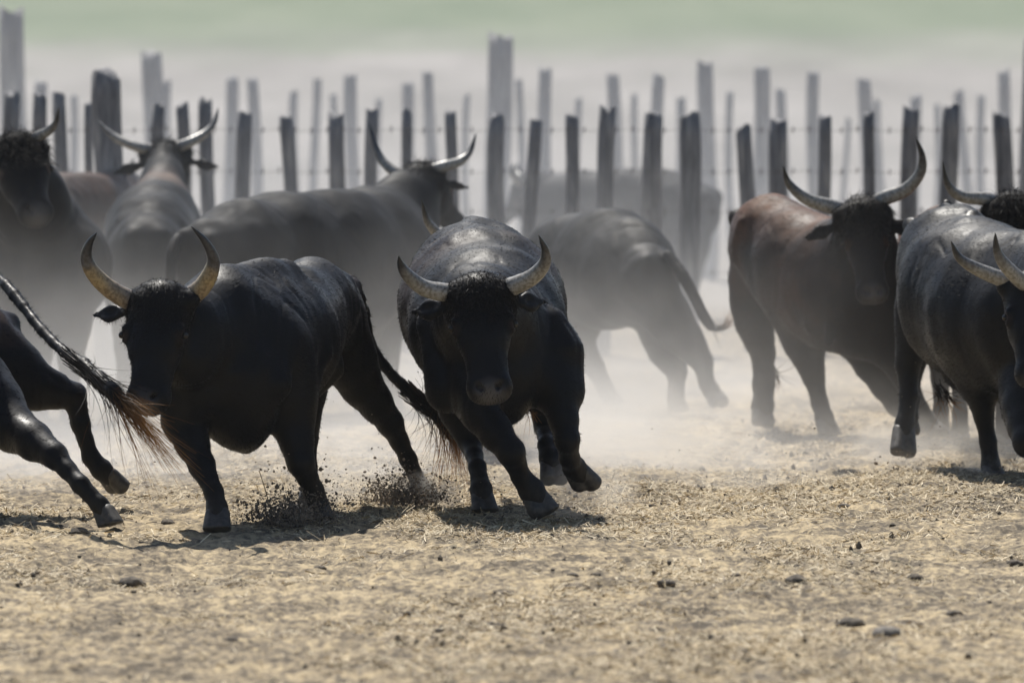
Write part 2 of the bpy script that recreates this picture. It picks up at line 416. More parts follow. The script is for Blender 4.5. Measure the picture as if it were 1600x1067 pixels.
    for sg in (-1, 1):
        e = p0 + f * .38 * Lh + r * sg * .17 * Lh * hw + u * .05 * Lh; br = np.maximum(br, .8 * np.clip(1.5 - np.linalg.norm(V - e, axis=1) / .032, 0, 1))
    br = np.clip(br + 0.15 * vnoise((V - org) * 9, 4) * (br > 0), 0, 1)
    attr(me, 'brown', br); attr(me, 'dusty', np.clip(1 - (V[:, 2] - .03) / .22, 0, 1) * 0.3)
    dn = np.linalg.norm(V - (p0 + f * Lh * .96 + u * .04 * Lh), axis=1); attr(me, 'muzzle', np.clip(1.7 - dn / (.095 * Lh), 0, 1))
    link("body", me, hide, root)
    # hooves: two claws each
    for (a, b2, ra, rb) in hooves:
        g = Field(0.009 if h < .02 else 0.016); ax = nrm(b2 - a); c0 = a * .70 + b2 * .30; rr = rb * 1.04; gnd = b2[2] < .045
        for sg in (-1, 1):
            o = side * sg * rr * .46
            g.cone(c0 + o * .8, b2 - ax * .004 + o - back * .012, rr * .56, rr * .66, .008)
            g.cone(c0 + o * .8 + back * .02, b2 + o * .9 + back * .02, rr * .5, rr * .5, .01)
        vv, qq = g.mesh("hoof", planes=[(b2 if gnd else b2 + ax * rr * .38, ax * .5 + np.array([0, 0, -.8]) if gnd else ax)])
        link("hoof", mesh_np("hoof", vv - org, qq, 4), HOOF, root)
    # horns
    hr = spec.get('horn_r', 15) / s
    for hp in spec['horns']:
        C = catmull([J(j) for j in hp], 36); tt = np.linspace(0, 1, 36)
        if hd.get('show', True): C[0:1] = C[0:1]
        R = hr * (1 - tt ** 1.6) ** 0.8 * (1 + .02 * np.sin(tt * 70) * (tt < .35)) + .0015
        vv, qq = tube(C, R, 16)
        me = mesh_np("horn", vv - org, qq, 4); attr(me, 'along', np.repeat(tt, 16)); link("horn", me, HORN_MOTTLED if spec.get("mottled") else HORN, root)
    # eyes
    if hd.get('show', True) and hd.get('eyes', True):
        for sg in (-1, 1):
            e = p0 + f * .365 * Lh + r * sg * .198 * Lh * hw + u * .042 * Lh
            g = Field(.006); g.ball(e - org, .032 * Lh, .01); vv, qq = g.mesh("eye"); link("eye", mesh_np("eye", vv, qq, 4), EYE, root)
    # coat: short lying hair everywhere, long tousled hair on the poll
    nc = spec.get('coat', 0) if d0 < 63 else 0
    if nc:
        pt, nn = tri_sample(V, Qd, nc, lambda c, n_: np.where(c[:, 2] > .35, 1.0, .3))
        fl = back[None, :] * 1.0 + np.array([0, 0, -.55]) + rng.normal(size=pt.shape) * .22
        fl = fl - nn * (fl * nn).sum(1)[:, None]; fl /= np.linalg.norm(fl, axis=1)[:, None] + 1e-9
        dr = fl + nn * (0.10 + .22 * rng.random((nc, 1)) ** 2); dr /= np.linalg.norm(dr, axis=1)[:, None]
        vv, qq, aa = blades(pt - nn * .002, dr, rng.uniform(.014, .034, nc), 0.0030, np.array([0, 0, -.08]), 1, flat=nn, frough=spec.get('frough', .5))
        me = mesh_np("coat", vv - org, qq, 4); attr(me, 'along', aa); link("coat", me, COAT_BROWN if spec.get('brownish') else COAT, root)
    nf = spec.get('curl', 0)
    if nf:
        cpt = p0 + f * .10 * Lh + u * .1 * Lh if not spec.get('crown') else p0 + np.array([0, -.06, .06])
        pt, nn = tri_sample(V, Qd, nf, lambda c, n_: np.clip(1 - np.linalg.norm((c - cpt), axis=1) / (.40 * Lh), 0, 1) ** .8 + 1e-9)
        dr = nn * .5 + f * .5 + rng.normal(size=nn.shape) * .4; dr /= np.linalg.norm(dr, axis=1)[:, None]
        vv, qq, aa = blades(pt, dr, rng.uniform(.02, .095, nf) * spec.get('curl_len', 1), 0.0036, f * .8 + np.array([0, 0, -.5]), 4, curl=.28)
        me = mesh_np("forelock", vv - org, qq, 4); attr(me, 'along', aa); link("forelock", me, CURL, root)
    if 'tuft' in spec:
        vv, qq, aa = strands([J(j) for j in spec['tuft']], spec.get('tuft_n', 150), spec.get('tuft_w', 14) / s, 0.0048, 3)
        me = mesh_np("tail_tuft", vv - org, qq, 4); attr(me, 'along', aa); link("tail_tuft", me, TAILHAIR, root)
    for gi, g in enumerate(spec.get('fringe', [])):
        vv, qq, aa = strands([J(j) for j in g], 36, 9 / s, 0.005, 11 + gi, 2)
        me = mesh_np("belly_hair", vv - org, qq, 4); attr(me, 'along', aa); link("belly_hair", me, TAILHAIR, root)
    return root

#SPECS
def gy(D): return F * CH / D - 285
def sleg(d, x, y0, dy, r=45, lean=0, lift=0):
    """a plain trotting leg from the trunk down to the ground"""
    s_ = F / d * 1.0; g = gy(d + dy) - lift
    H = g - y0
    return [(x, y0, dy, r), (x + lean * .3, y0 + H * .35, dy, r * .55), (x + lean * .5, y0 + H * .58, dy + .04, r * .36), (x + lean * .8, y0 + H * .8, dy, r * .27), (x + lean * .9, y0 + H * .91, dy, r * .32), (x + lean, y0 + H, dy - .06, r * .36)]

BULLS = []
BULLS.append(dict(label="black galloping bull, head turned left, with mottled horns curving straight up",
    d=54.7, h=0.012, mottled=True, coat=52000, curl=2600, curl_len=.34, horn_r=16,
    spine=[(520, 487, 1.45, 60, .85), (487, 482, 1.15, 76, .85), (455, 512, .75, 92, .95), (425, 532, .4, 106, .95), (385, 555, .05, 112, .9), (368, 598, -.12, 96, .8), (378, 650, -.15, 52, .7)],
    neck=[(400, 500, .2, 84, .85), (345, 505, -.1, 80, .9), (296, 515, -.4, 62, .9)],
    head=dict(poll=(250, 462, -.6), nose=(228, 640, -.82), up=(-.28, -1, .12), w=1.36, ear=(0, .5, -.12), ears=(1,)),
    horns=[[(222, 474, -.55), (198, 467, -.58), (167, 448, -.62), (144, 424, -.66), (135, 401, -.7), (140, 380, -.75), (151, 364, -.8)],
           [(278, 480, -.55), (298, 464, -.6), (317, 447, -.64), (330, 424, -.68), (333, 403, -.72), (320, 377, -.78), (299, 354, -.84)]],
    legs=[[(312, 610, -.15, 54), (285, 655, -.3, 38), (316, 728, -.45, 21), (334, 768, -.55, 14), (339, 793, -.6, 16), (340, 828, -.75, 20)],
          [(452, 600, .0, 52), (458, 660, -.02, 36), (470, 722, -.1, 22), (490, 766, -.02, 15), (497, 790, 0, 17), (502, 812, -.05, 20)],
          [(530, 520, 1.4, 58), (566, 600, 1.5, 38), (610, 660, 1.6, 22), (638, 718, 1.7, 13.5), (656, 758, 1.75, 14), (676, 784, 1.75, 17)],
          [(470, 570, 1.2, 56), (475, 650, 1.1, 30), (478, 690, 1.15, 19), (482, 730, 1.1, 13), (484, 755, 1.1, 14), (486, 778, 1.05, 17)]],
    extra=[((300, 610, -.35), (330, 560, -.2), 44, 72, .08), ((290, 560, -.5), (330, 520, -.2), 44, 60, .06), ((385, 680, -.1), (350, 640, -.2), 22, 40, .05), ((385, 700, -.1), (388, 668, -.1), 7, 22, .03), ((655, 628, 1.85), (690, 655, 1.85), 7, 11, .02), ((690, 655, 1.85), (706, 694, 1.85), 11, 2, .02), ((488, 618, .5), (500, 575, .6), 9, 40, .05),
           ((420, 428, .3), (476, 470, .35), 10, 14, .025), ((476, 470, .35), (500, 550, .25), 14, 18, .025), ((500, 550, .25), (470, 625, .05), 18, 24, .03), ((380, 440, .1), (430, 520, -.12), 12, 18, .025), ((430, 520, -.12), (430, 600, -.25), 18, 26, .03), ((340, 440, -.1), (440, 425, .4), 20, 22, .08)],
    tail=[(545, 440, 1.65, 12), (566, 480, 1.8, 9), (580, 540, 1.85, 8), (612, 585, 1.85, 8), (640, 612, 1.85, 8), (662, 632, 1.85, 7)],
    tuft=[(625, 598, 1.85), (658, 628, 1.85), (690, 652, 1.85), (708, 680, 1.85), (716, 735, 1.85)], tuft_n=520, tuft_w=20,
    brown=[(555, 480, 1.6, .22, .5)]))

BULLS.append(dict(label="black bull galloping head-on straight at the viewer, face lowered and sickle horns spread wide",
    d=55.3, h=0.012, coat=56000, frough=.85, curl=3400, horn_r=15.5, curl_len=.55,
    spine=[(738, 437, 1.7, 88, 1.0), (745, 452, 1.3, 106, 1.05), (755, 482, .85, 125, 1.05), (762, 510, .4, 122, .98), (772, 545, .05, 102, .95), (778, 585, -.1, 72, .95)],
    neck=[(762, 500, .3, 98, 1.0), (755, 492, -.15, 78, .95), (750, 480, -.5, 56, .95)],
    head=dict(poll=(749, 450, -.6), nose=(766, 624, -.85), up=(.04, -1, .22), w=1.3, ear=(0, .9, -.1)),
    horns=[[(722, 462, -.6), (700, 458, -.62), (663, 450, -.66), (638, 431, -.72), (627, 415, -.77), (623, 400, -.82)],
           [(778, 456, -.6), (800, 448, -.62), (830, 434, -.68), (850, 413, -.74), (852, 392, -.8), (842, 368, -.86)]],
    legs=[[(735, 590, -.15, 52), (748, 640, -.35, 35), (799, 708, -.5, 22), (814, 744, -.42, 14.5), (830, 765, -.4, 20), (850, 797, -.42, 22)],
          [(844, 572, .0, 47), (875, 625, -.1, 32), (886, 688, -.2, 20), (890, 716, -.1, 15), (897, 730, -.02, 18), (916, 754, .05, 22)],
          [(690, 540, 1.3, 55), (712, 640, 1.0, 30), (736, 692, .95, 19), (746, 730, .7, 13), (752, 765, .6, 17), (758, 799, .5, 19)],
          [(820, 540, 1.3, 55), (850, 630, 1.1, 26), (852, 668, 1.1, 17), (855, 695, .9, 14), (861, 715, .85, 19), (866, 747, .75, 20)]],
    extra=[((790, 640, -.1), (775, 590, -.1), 24, 50, .06), ((684, 450, .5), (672, 510, .0), 8, 20, .05), ((672, 500, .0), (700, 610, -.15), 20, 36, .035), ((826, 450, .5), (860, 510, .02), 8, 22, .05), ((860, 500, .02), (868, 545, .0), 22, 40, .04), ((868, 545, .1), (880, 610, -.05), 44, 32, .06),
           ((735, 352, 1.5), (750, 390, .7), 14, 24, .06)],
    tail=[(728, 346, 2.1, 9), (726, 380, 2.4, 8), (724, 430, 2.5, 8)],
    fringe=[[(800, 620, .3), (825, 640, .3), (832, 662, .3)]],
    brown=[(640, 470, .8, .4, .6), (870, 430, .9, .3, .6)]))

BULLS.append(dict(label="black bull leaving the picture, only its hind legs and streaming tail seen",
    d=55.0, h=0.013, coat=26000, horn_r=14,
    spine=[(-48, 545, .3, 84, .8), (-100, 540, .1, 96, .85), (-170, 555, -.2, 110, .85), (-250, 560, -.45, 105, .8), (-300, 570, -.6, 90, .8)],
    neck=[(-290, 520, -.6, 75, .8), (-370, 480, -.8, 60), (-420, 450, -.95, 45)],
    head=dict(poll=(-430, 430, -1.0), nose=(-520, 560, -1.3), up=(-.8, -.6, .4)),
    horns=[[(-430, 440, -1.1), (-445, 410, -1.3), (-460, 370, -1.4), (-455, 340, -1.4)], [(-430, 440, -.9), (-440, 410, -.7), (-455, 370, -.6), (-450, 340, -.6)]],
    legs=[[(-22, 560, .3, 62), (58, 604, .3, 36), (116, 617, .35, 20), (126, 662, .35, 14.5), (142, 714, .35, 13), (158, 733, .35, 16), (186, 760, .4, 19)],
          [(-40, 610, -.1, 66), (20, 668, -.3, 38), (86, 712, -.6, 20), (126, 757, -.75, 13.5), (155, 788, -.8, 14), (175, 820, -.85, 19)],
          [(-280, 620, -.5, 50), (-330, 680, -.5, 30), (-390, 720, -.5, 18), (-410, 770, -.5, 14), (-420, 790, -.5, 16), (-430, 815, -.5, 18)],
          [(-290, 620, -.8, 50), (-300, 680, -.8, 30), (-300, 740, -.8, 18), (-290, 780, -.8, 14), (-290, 800, -.8, 16), (-300, 825, -.8, 18)]],
    tail=[(-62, 452, .25, 14), (-30, 424, .1, 10), (0, 437, -.2, 9), (30, 470, -.4, 8.5), (62, 512, -.6, 8.5), (98, 548, -.8, 9), (130, 568, -1.0, 10)],
    tuft=[(98, 548, -.85), (142, 584, -1.1), (182, 620, -1.3), (216, 660, -1.4), (262, 718, -1.4)], tuft_n=420, extra=[((130, 570, -1.0), (176, 612, -1.28), 10, 13, .02), ((176, 612, -1.28), (214, 660, -1.4), 13, 2, .02)], tuft_w=17,
    brown=[(5, 490, .2, .15, .9)]))

BULLS.append(dict(label="reddish brown bull trotting with head up under long lyre horns",
    d=62.4, h=0.014, coat=30000, curl=2600, curl_len=.8, brownish=True, ribs=True, horn_r=12.5,
    spine=[(1190, 382, .55, 60, .8), (1207, 380, .35, 72, .85), (1252, 420, .1, 88, .85), (1300, 446, -.1, 97, .85), (1338, 464, -.28, 94, .82), (1368, 498, -.35, 60, .75)],
    neck=[(1325, 425, -.2, 84, .8), (1345, 392, -.4, 62, .85), (1348, 350, -.5, 46, .9)],
    head=dict(poll=(1346, 330, -.55), nose=(1364, 470, -.78), up=(.12, -1, .15), w=1.2, ear=(0, .1, -.35)),
    horns=[[(1320, 330, -.5), (1300, 323, -.52), (1260, 311, -.56), (1233, 287, -.6), (1224, 260, -.66)],
           [(1368, 318, -.5), (1384, 309, -.52), (1416, 296, -.56), (1438, 270, -.6), (1441, 244, -.64), (1431, 214, -.7)]],
    legs=[[(1178, 440, .45, 46), (1178, 505, .5, 30), (1192, 553, .55, 19), (1193, 600, .5, 17), (1192, 632, .45, 17), (1191, 659, .4, 17)],
          [(1250, 495, .1, 50), (1264, 560, .1, 24), (1272, 590, .15, 17), (1281, 630, .1, 12.5), (1288, 652, .05, 14), (1297, 682, 0, 17)],
          [(1340, 505, -.2, 40), (1358, 570, -.2, 24), (1402, 632, -.2, 18), (1428, 658, -.1, 13), (1440, 664, -.1, 14), (1456, 682, -.15, 16)],
          [(1380, 515, -.4, 40), (1404, 572, -.4, 21), (1420, 602, -.4, 17), (1438, 638, -.4, 12), (1448, 656, -.4, 14), (1466, 676, -.45, 16)]],
    fringe=[[(1203, 560, .5), (1212, 590, .5), (1212, 618, .5)]],
    tail=[(1172, 322, .85, 9), (1160, 350, 1.1, 8), (1158, 400, 1.2, 8), (1160, 460, 1.2, 8)],
    brown=[(1198, 330, .3, .24, .9), (1265, 352, 0, .25, .75), (1165, 400, .4, .25, .3), (1250, 430, -.2, .3, .3)]))

BULLS.append(dict(label="big black bull at the right edge, grey sheen on its back, ragged belly tuft",
    d=58.7, h=0.013, coat=42000, horn_r=13.5,
    spine=[(1462, 398, .85, 66, .85), (1486, 415, .6, 92, .9), (1520, 465, .25, 122, .95), (1570, 490, -.1, 128, .95), (1620, 500, -.4, 118, .9), (1640, 560, -.5, 80, .8)],
    neck=[(1620, 450, -.4, 90, .85), (1640, 450, -.7, 70), (1640, 450, -1.0, 48)],
    head=dict(poll=(1616, 445, -1.0), nose=(1618, 600, -1.25), up=(.1, -1, .2), w=1.4, ears=()),
    horns=[[(1592, 446, -1.0), (1570, 438, -1.02), (1528, 421, -1.08), (1499, 403, -1.14), (1486, 377, -1.2)],
           [(1640, 450, -1.0), (1605, 445, -1.1), (1572, 416, -1.2), (1558, 392, -1.25), (1555, 364, -1.3)]],
    legs=[[(1440, 450, .85, 44), (1428, 520, .85, 32), (1418, 572, .85, 20), (1420, 618, .8, 14), (1414, 660, .75, 15), (1410, 704, .65, 19)],
          [(1525, 570, -.1, 50), (1534, 628, -.1, 19), (1538, 655, -.1, 15), (1544, 690, -.1, 13), (1548, 725, -.12, 15), (1556, 752, -.2, 17)],
          [(1610, 590, -.5, 56), (1600, 640, -.8, 38), (1606, 690, -1.0, 24), (1650, 710, -1.0, 16), (1670, 725, -.9, 16), (1690, 745, -.9, 18)],
          [(1450, 450, 1.1, 44), (1434, 530, 1.2, 30), (1424, 580, 1.2, 18), (1424, 625, 1.15, 13), (1420, 650, 1.1, 15), (1418, 672, 1.1, 17)]],
    extra=[((1478, 325, .9), (1520, 345, .4), 8, 16, .04), ((1520, 600, .1), (1490, 590, .2), 22, 14, .05)],
    fringe=[[(1470, 600, .2), (1482, 622, .2), (1500, 648, .2)], [(1462, 598, .2), (1470, 622, .2), (1480, 645, .2)]],
    tail=[(1480, 322, 1.0, 9), (1462, 345, 1.2, 8), (1450, 400, 1.3, 8), (1448, 470, 1.3, 8)],
    brown=[]))

BULLS.append(dict(label="bull with shaggy black crown and chestnut rump behind the big black bull",
    d=61.6, h=0.016, curl=3000, curl_len=1.1, coat=12000, brownish=True, horn_r=11.5,
    spine=[(1452, 392, .6, 56, .85), (1475, 398, .4, 72, .9), (1520, 415, .1, 84, .9), (1570, 420, -.2, 90, .9), (1610, 440, -.4, 78, .85)],
    neck=[(1585, 400, -.3, 76, .85), (1585, 370, -.5, 60), (1580, 345, -.6, 46)],
    head=dict(poll=(1578, 322, -.65), nose=(1604, 455, -.85), up=(.2, -1, .15), w=1.25),
    horns=[[(1556, 315, -.62), (1540, 311, -.65), (1502, 307, -.7), (1481, 288, -.75), (1473, 253, -.8)],
           [(1605, 312, -.62), (1622, 306, -.65), (1655, 296, -.7), (1676, 276, -.75), (1682, 245, -.8)]],
    legs=[sleg(61.6, 1470, 460, .6, 44), sleg(61.6, 1500, 460, .3, 42), sleg(61.6, 1564, 480, -.1, 46, 6), sleg(61.6, 1620, 480, -.4, 46)],
    brown=[(1430, 370, .6, .45, 1), (1490, 390, .3, .4, .9)]))

BULLS.append(dict(label="long-bodied black bull in dust, seen from behind with head raised",
    d=64.6, h=0.018, crown=True, coat=16000, curl=1500, horn_r=9.5,
    spine=[(338, 408, -.65, 72, .85), (375, 405, -.45, 88, .9), (440, 412, -.1, 110, .9), (520, 418, .3, 120, .9), (585, 402, .65, 106, .85), (620, 400, .9, 84, .8)],
    neck=[(600, 372, .75, 76, .8), (632, 328, .95, 58, .85), (658, 292, 1.1, 40, .9)],
    head=dict(poll=(658, 272, 1.15), nose=(712, 355, 1.5), up=(.35, .9, .5), w=1.1, eyes=False),
    horns=[[(642, 272, 1.1), (622, 271, 1.1), (599, 253, 1.15), (586, 226, 1.2), (577, 192, 1.25)],
           [(675, 266, 1.1), (695, 260, 1.1), (719, 252, 1.15), (735, 236, 1.2), (744, 208, 1.25)]],
    legs=[sleg(64.6, 335, 450, -.65, 52), sleg(64.6, 380, 460, -.5, 46), sleg(64.6, 560, 480, .5, 48, 10), sleg(64.6, 600, 470, .8, 46, 14)],
    tail=[(278, 372, -.9, 9), (268, 400, -1.0, 8), (266, 450, -1.05, 8), (268, 500, -1.05, 8)],
    tuft=[(267, 470, -1.05), (270, 520, -1.05), (272, 570, -1.05)], tuft_n=50, tuft_w=8,
    brown=[]))

BULLS.append(dict(label="dark bull seen from the rear with pale neck and raised horns",
    d=66.6, h=0.018, horn_r=8.5, crown=True, curl=1500, coat=14000,
    spine=[(232, 395, -.9, 62, .9), (236, 382, -.6, 74, .95), (240, 365, 0, 78, .95), (248, 345, .5, 66, .9)],
    neck=[(250, 325, .5, 52, .85), (254, 290, .8, 38, .85), (257, 255, 1.0, 32, .9)],
    head=dict(poll=(258, 236, 1.1), nose=(280, 330, 1.5), up=(.1, 1, .3), w=1.15, eyes=False),
    horns=[[(238, 234, 1.05), (212, 229, 1.05), (184, 217, 1.1), (166, 203, 1.15), (154, 188, 1.2)],
           [(278, 230, 1.05), (298, 222, 1.05), (320, 209, 1.1), (335, 191, 1.15), (341, 169, 1.2)]],
    legs=[sleg(66.6, 195, 420, -.9, 46), sleg(66.6, 265, 420, -.8, 46), sleg(66.6, 215, 420, .5, 40), sleg(66.6, 285, 410, .5, 40)],
    brown=[(255, 285, .5, .17, .9), (235, 320, -.1, .1, .7)]))

BULLS.append(dict(label="dark bull with shaggy head half cut off by the picture edge, one pale horn",
    d=64.0, h=0.018, curl=2200, curl_len=1.2, horn_r=9.5, coat=14000,
    spine=[(-120, 420, .9, 88, .85), (-60, 415, .6, 102, .9), (0, 415, .3, 108, .9), (60, 415, 0, 100, .9), (100, 420, -.2, 84, .85)],
    neck=[(60, 370, -.1, 84, .85), (48, 320, -.35, 66), (32, 270, -.55, 52)],
    head=dict(poll=(22, 232, -.6), nose=(58, 345, -.95), up=(.25, -1, .3), w=1.5, ears=()),
    horns=[[(8, 232, -.6), (-20, 226, -.62), (-50, 210, -.66), (-66, 186, -.7), (-70, 160, -.75)],
           [(38, 224, -.6), (54, 216, -.62), (74, 206, -.66), (87, 192, -.7), (92, 168, -.76)]],
    legs=[sleg(64, -110, 470, .9, 48), sleg(64, -60, 470, .6, 48), sleg(64, 60, 470, 0, 48), sleg(64, 110, 470, -.3, 46)],
    brown=[]))

BULLS.append(dict(label="brown-backed bull mostly hidden in dust beside the rear-view bull",
    d=70.0, h=0.02, horn_r=7.5, brownish=True,
    spine=[(40, 345, -.5, 60, .85), (85, 342, -.25, 68, .9), (130, 342, 0, 70, .9), (175, 340, .3, 60, .85)],
    neck=[(165, 325, .3, 50, .85), (185, 305, .5, 38), (195, 292, .6, 30)],
    head=dict(poll=(200, 285, .65), nose=(228, 365, .8), up=(.6, -.5, .4), w=1.0),
    horns=[[(190, 284, .7), (176, 276, .75), (165, 266, .8), (160, 250, .85)], [(172, 276, .6), (188, 272, .55), (202, 263, .5), (209, 248, .5)]],
    legs=[sleg(70, 45, 380, -.5, 40), sleg(70, 80, 380, -.2, 40), sleg(70, 160, 380, .2, 40), sleg(70, 185, 380, .4, 38)],
    brown=[(110, 290, 0, .5, .45), (170, 300, .2, .3, .4)]))

BULLS.append(dict(label="bull hidden behind the head-on bull, a single horn above its back",
    d=60.6, h=0.02, horn_r=9,
    spine=[(770, 450, 1.2, 70, .9), (762, 448, .8, 80, .9), (750, 452, .3, 84, .9), (740, 460, 0, 78, .9)],
    neck=[(735, 440, -.1, 62, .85), (722, 420, -.3, 48), (712, 405, -.45, 38)],
    head=dict(poll=(708, 388, -.5), nose=(725, 500, -.7), up=(0, -1, .2), w=1.0),
    horns=[[(700, 385, -.5), (684, 366, -.52), (667, 344, -.56), (659, 312, -.62)], [(728, 388, -.5), (742, 382, -.52), (754, 372, -.56), (758, 356, -.62)]],
    legs=[sleg(60.6, 735, 500, 1.2, 40, -4, 6), sleg(60.6, 790, 500, 1.1, 40), sleg(60.6, 720, 510, 0, 42, -6), sleg(60.6, 775, 510, .1, 42, 8)],
    brown=[]))

BULLS.append(dict(label="hazy grey bull running away in thick dust right of the head-on bull",
    d=65.6, h=0.018, horn_r=9, coat=14000,
    spine=[(1008, 436, -.5, 56, .85), (985, 425, -.25, 80, .9), (950, 420, .05, 92, .9), (895, 425, .35, 86, .9), (860, 440, .55, 72, .85)],
    neck=[(865, 440, .5, 66, .85), (835, 460, .7, 50), (815, 475, .85, 40)],
    head=dict(poll=(805, 470, .9), nose=(780, 560, 1.1), up=(-.7, -.3, .5), w=1.0),
    horns=[[(800, 465, .85), (790, 450, .8), (785, 430, .8), (795, 415, .8)], [(810, 465, 1.0), (815, 450, 1.2), (810, 430, 1.3), (805, 415, 1.3)]],
    legs=[[(1022, 470, -.45, 44), (1072, 530, -.45, 30), (1098, 566, -.45, 17), (1104, 598, -.45, 12), (1112, 612, -.45, 13), (1124, 628, -.5, 15)],
          [(1030, 490, -.25, 48), (1040, 548, -.25, 28), (1058, 580, -.25, 16), (1056, 612, -.25, 12), (1056, 626, -.25, 13), (1062, 642, -.3, 15)],
          [(905, 480, .3, 48), (900, 535, .3, 28), (930, 575, .3, 16), (944, 602, .3, 12), (950, 616, .3, 13), (960, 630, .25, 15)],
          [(880, 480, .6, 46), (880, 540, .6, 26), (895, 580, .6, 15), (890, 606, .6, 12), (892, 618, .6, 13), (895, 632, .55, 15)]],
    tail=[(1044, 400, -.7, 10), (1076, 446, -.85, 8), (1098, 490, -.9, 8), (1112, 512, -.9, 7)],
    tuft=[(1100, 496, -.9), (1116, 514, -.9), (1134, 508, -.9), (1144, 484, -.9)], tuft_n=60, tuft_w=8,
    brown=[]))

BULLS.append(dict(label="faint grey bull beyond the near fence, almost lost in dust",
    d=77.5, h=0.022, horn_r=7,
    spine=[(1075, 332, -.2, 52, .85), (1035, 328, -.1, 60, .9), (975, 328, 0, 62, .9), (905, 330, .1, 60, .9), (870, 335, .15, 52, .85)],
    neck=[(870, 325, .15, 46, .85), (845, 310, .2, 38), (828, 300, .2, 30)],
    head=dict(poll=(822, 296, .2), nose=(780, 350, .2), up=(-.6, -.5, .5), w=1.0),
    horns=[[(820, 292, .15), (808, 282, .1), (800, 268, .05), (803, 255, 0)], [(824, 292, .3), (815, 282, .4), (808, 268, .5), (810, 255, .5)]],
    legs=[sleg(76.5, 1080, 360, -.35, 34), sleg(76.5, 1050, 360, .15, 34), sleg(76.5, 890, 360, 0, 36), sleg(76.5, 862, 360, .3, 34)],
    brown=[]))
ONLY = None
#BUILD
for sp_ in BULLS: bull(sp_)

# ------------------------------------------------------------------ the ground: one sheet, finely modelled where the herd runs
def grad(a, b, c, d_, n1, n2, n3): return np.concatenate([a + (b - a) * (1 - np.linspace(1, 0, n1, endpoint=False) ** 2), np.linspace(b, c, n2, endpoint=False), c + (d_ - c) * np.linspace(0, 1, n3) ** 2])
gx = grad(-400, -3.6, 3.6, 400, 30, 300, 30); gyy = np.concatenate([np.linspace(-30, 43, 40, endpoint=False), np.linspace(43, 62, 460, endpoint=False), np.linspace(62, 80, 180, endpoint=False), 80 + 2400 * np.linspace(0, 1, 60) ** 2.2])
def relief(x, y):
    P = np.stack([x, y], -1)
    z = .030 * vnoise(P * np.array([.9, .6]), 1) + .016 * vnoise(P * np.array([3, 2.2]), 2) + .018 * np.abs(vnoise(P * 8.5, 3)) + .014 * vnoise(P * 19, 4)
    fade = np.clip((90 - y) / 20, 0, 1) * np.clip((y - 30) / 10, 0, 1) * np.clip(1 - (np.abs(x) - 5) / 6, 0, 1)
    return z * fade - .012
GX, GY = np.meshgrid(gx, gyy); Z = relief(GX, GY)
nx, ny = len(gx), len(gyy); ii = np.arange(nx * ny).reshape(ny, nx)
q = np.stack([ii[:-1, :-1], ii[:-1, 1:], ii[1:, 1:], ii[1:, :-1]], -1).reshape(-1, 4)
m_gr, t, b, L = mat("dry_dirt")
co = coord(t); big = noise(t, .55, 4, vec=coord(t, (1, .45, 1))); midn = noise(t, 3.2, 5, .62, vec=coord(t, (1, .6, 1))); fine = noise(t, 26, 4, .65, vec=coord(t, (1, .45, 1)))
cr = ramp(t, [(.51, (.11, .092, .07)), (.605, (.27, .22, .15)), (.70, (.50, .40, .25))])
m1 = t.nodes.new("ShaderNodeMath"); m1.operation = 'MULTIPLY_ADD'; L(fine.outputs[0], m1.inputs[0]); m1.inputs[1].default_value = .6
m2 = t.nodes.new("ShaderNodeMath"); m2.operation = 'MULTIPLY_ADD'; L(midn.outputs[0], m2.inputs[0]); m2.inputs[1].default_value = .45
m3 = t.nodes.new("ShaderNodeMath"); m3.operation = 'MULTIPLY'; L(big.outputs[0], m3.inputs[0]); m3.inputs[1].default_value = .15
L(m3.outputs[0], m2.inputs[2]); L(m2.outputs[0], m1.inputs[2]); L(m1.outputs[0], cr.inputs[0])
sx = t.nodes.new("ShaderNodeSeparateXYZ"); L(co, sx.inputs[0])
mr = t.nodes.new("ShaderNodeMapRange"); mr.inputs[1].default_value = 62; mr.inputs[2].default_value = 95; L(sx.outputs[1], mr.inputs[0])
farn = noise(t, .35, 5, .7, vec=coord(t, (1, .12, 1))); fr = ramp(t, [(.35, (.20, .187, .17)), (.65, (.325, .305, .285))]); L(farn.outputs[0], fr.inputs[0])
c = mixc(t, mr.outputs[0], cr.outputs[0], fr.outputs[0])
gn = noise(t, .22, 4, .6, vec=coord(t, (1, .25, 1))); ga = t.nodes.new("ShaderNodeMath"); ga.operation = 'MULTIPLY_ADD'; L(gn.outputs[0], ga.inputs[0]); ga.inputs[1].default_value = 60; L(sx.outputs[1], ga.inputs[2])
gm = t.nodes.new("ShaderNodeMapRange"); gm.inputs[1].default_value = 184; gm.inputs[2].default_value = 216; L(ga.outputs[0], gm.inputs[0]); gr_ = ramp(t, [(.35, (.13, .17, .10)), (.65, (.19, .22, .145))]); L(farn.outputs[0], gr_.inputs[0])
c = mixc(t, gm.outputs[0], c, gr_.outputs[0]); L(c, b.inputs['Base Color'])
b.inputs['Roughness'].default_value = .95; b.inputs['Specular IOR Level'].default_value = .15
bump(t, m1.outputs[0], b, .8, .03)
g = link("ground", mesh_np("ground", np.stack([GX, GY, Z], -1).reshape(-1, 3), q, 4), m_gr); tag(g, kind='structure')

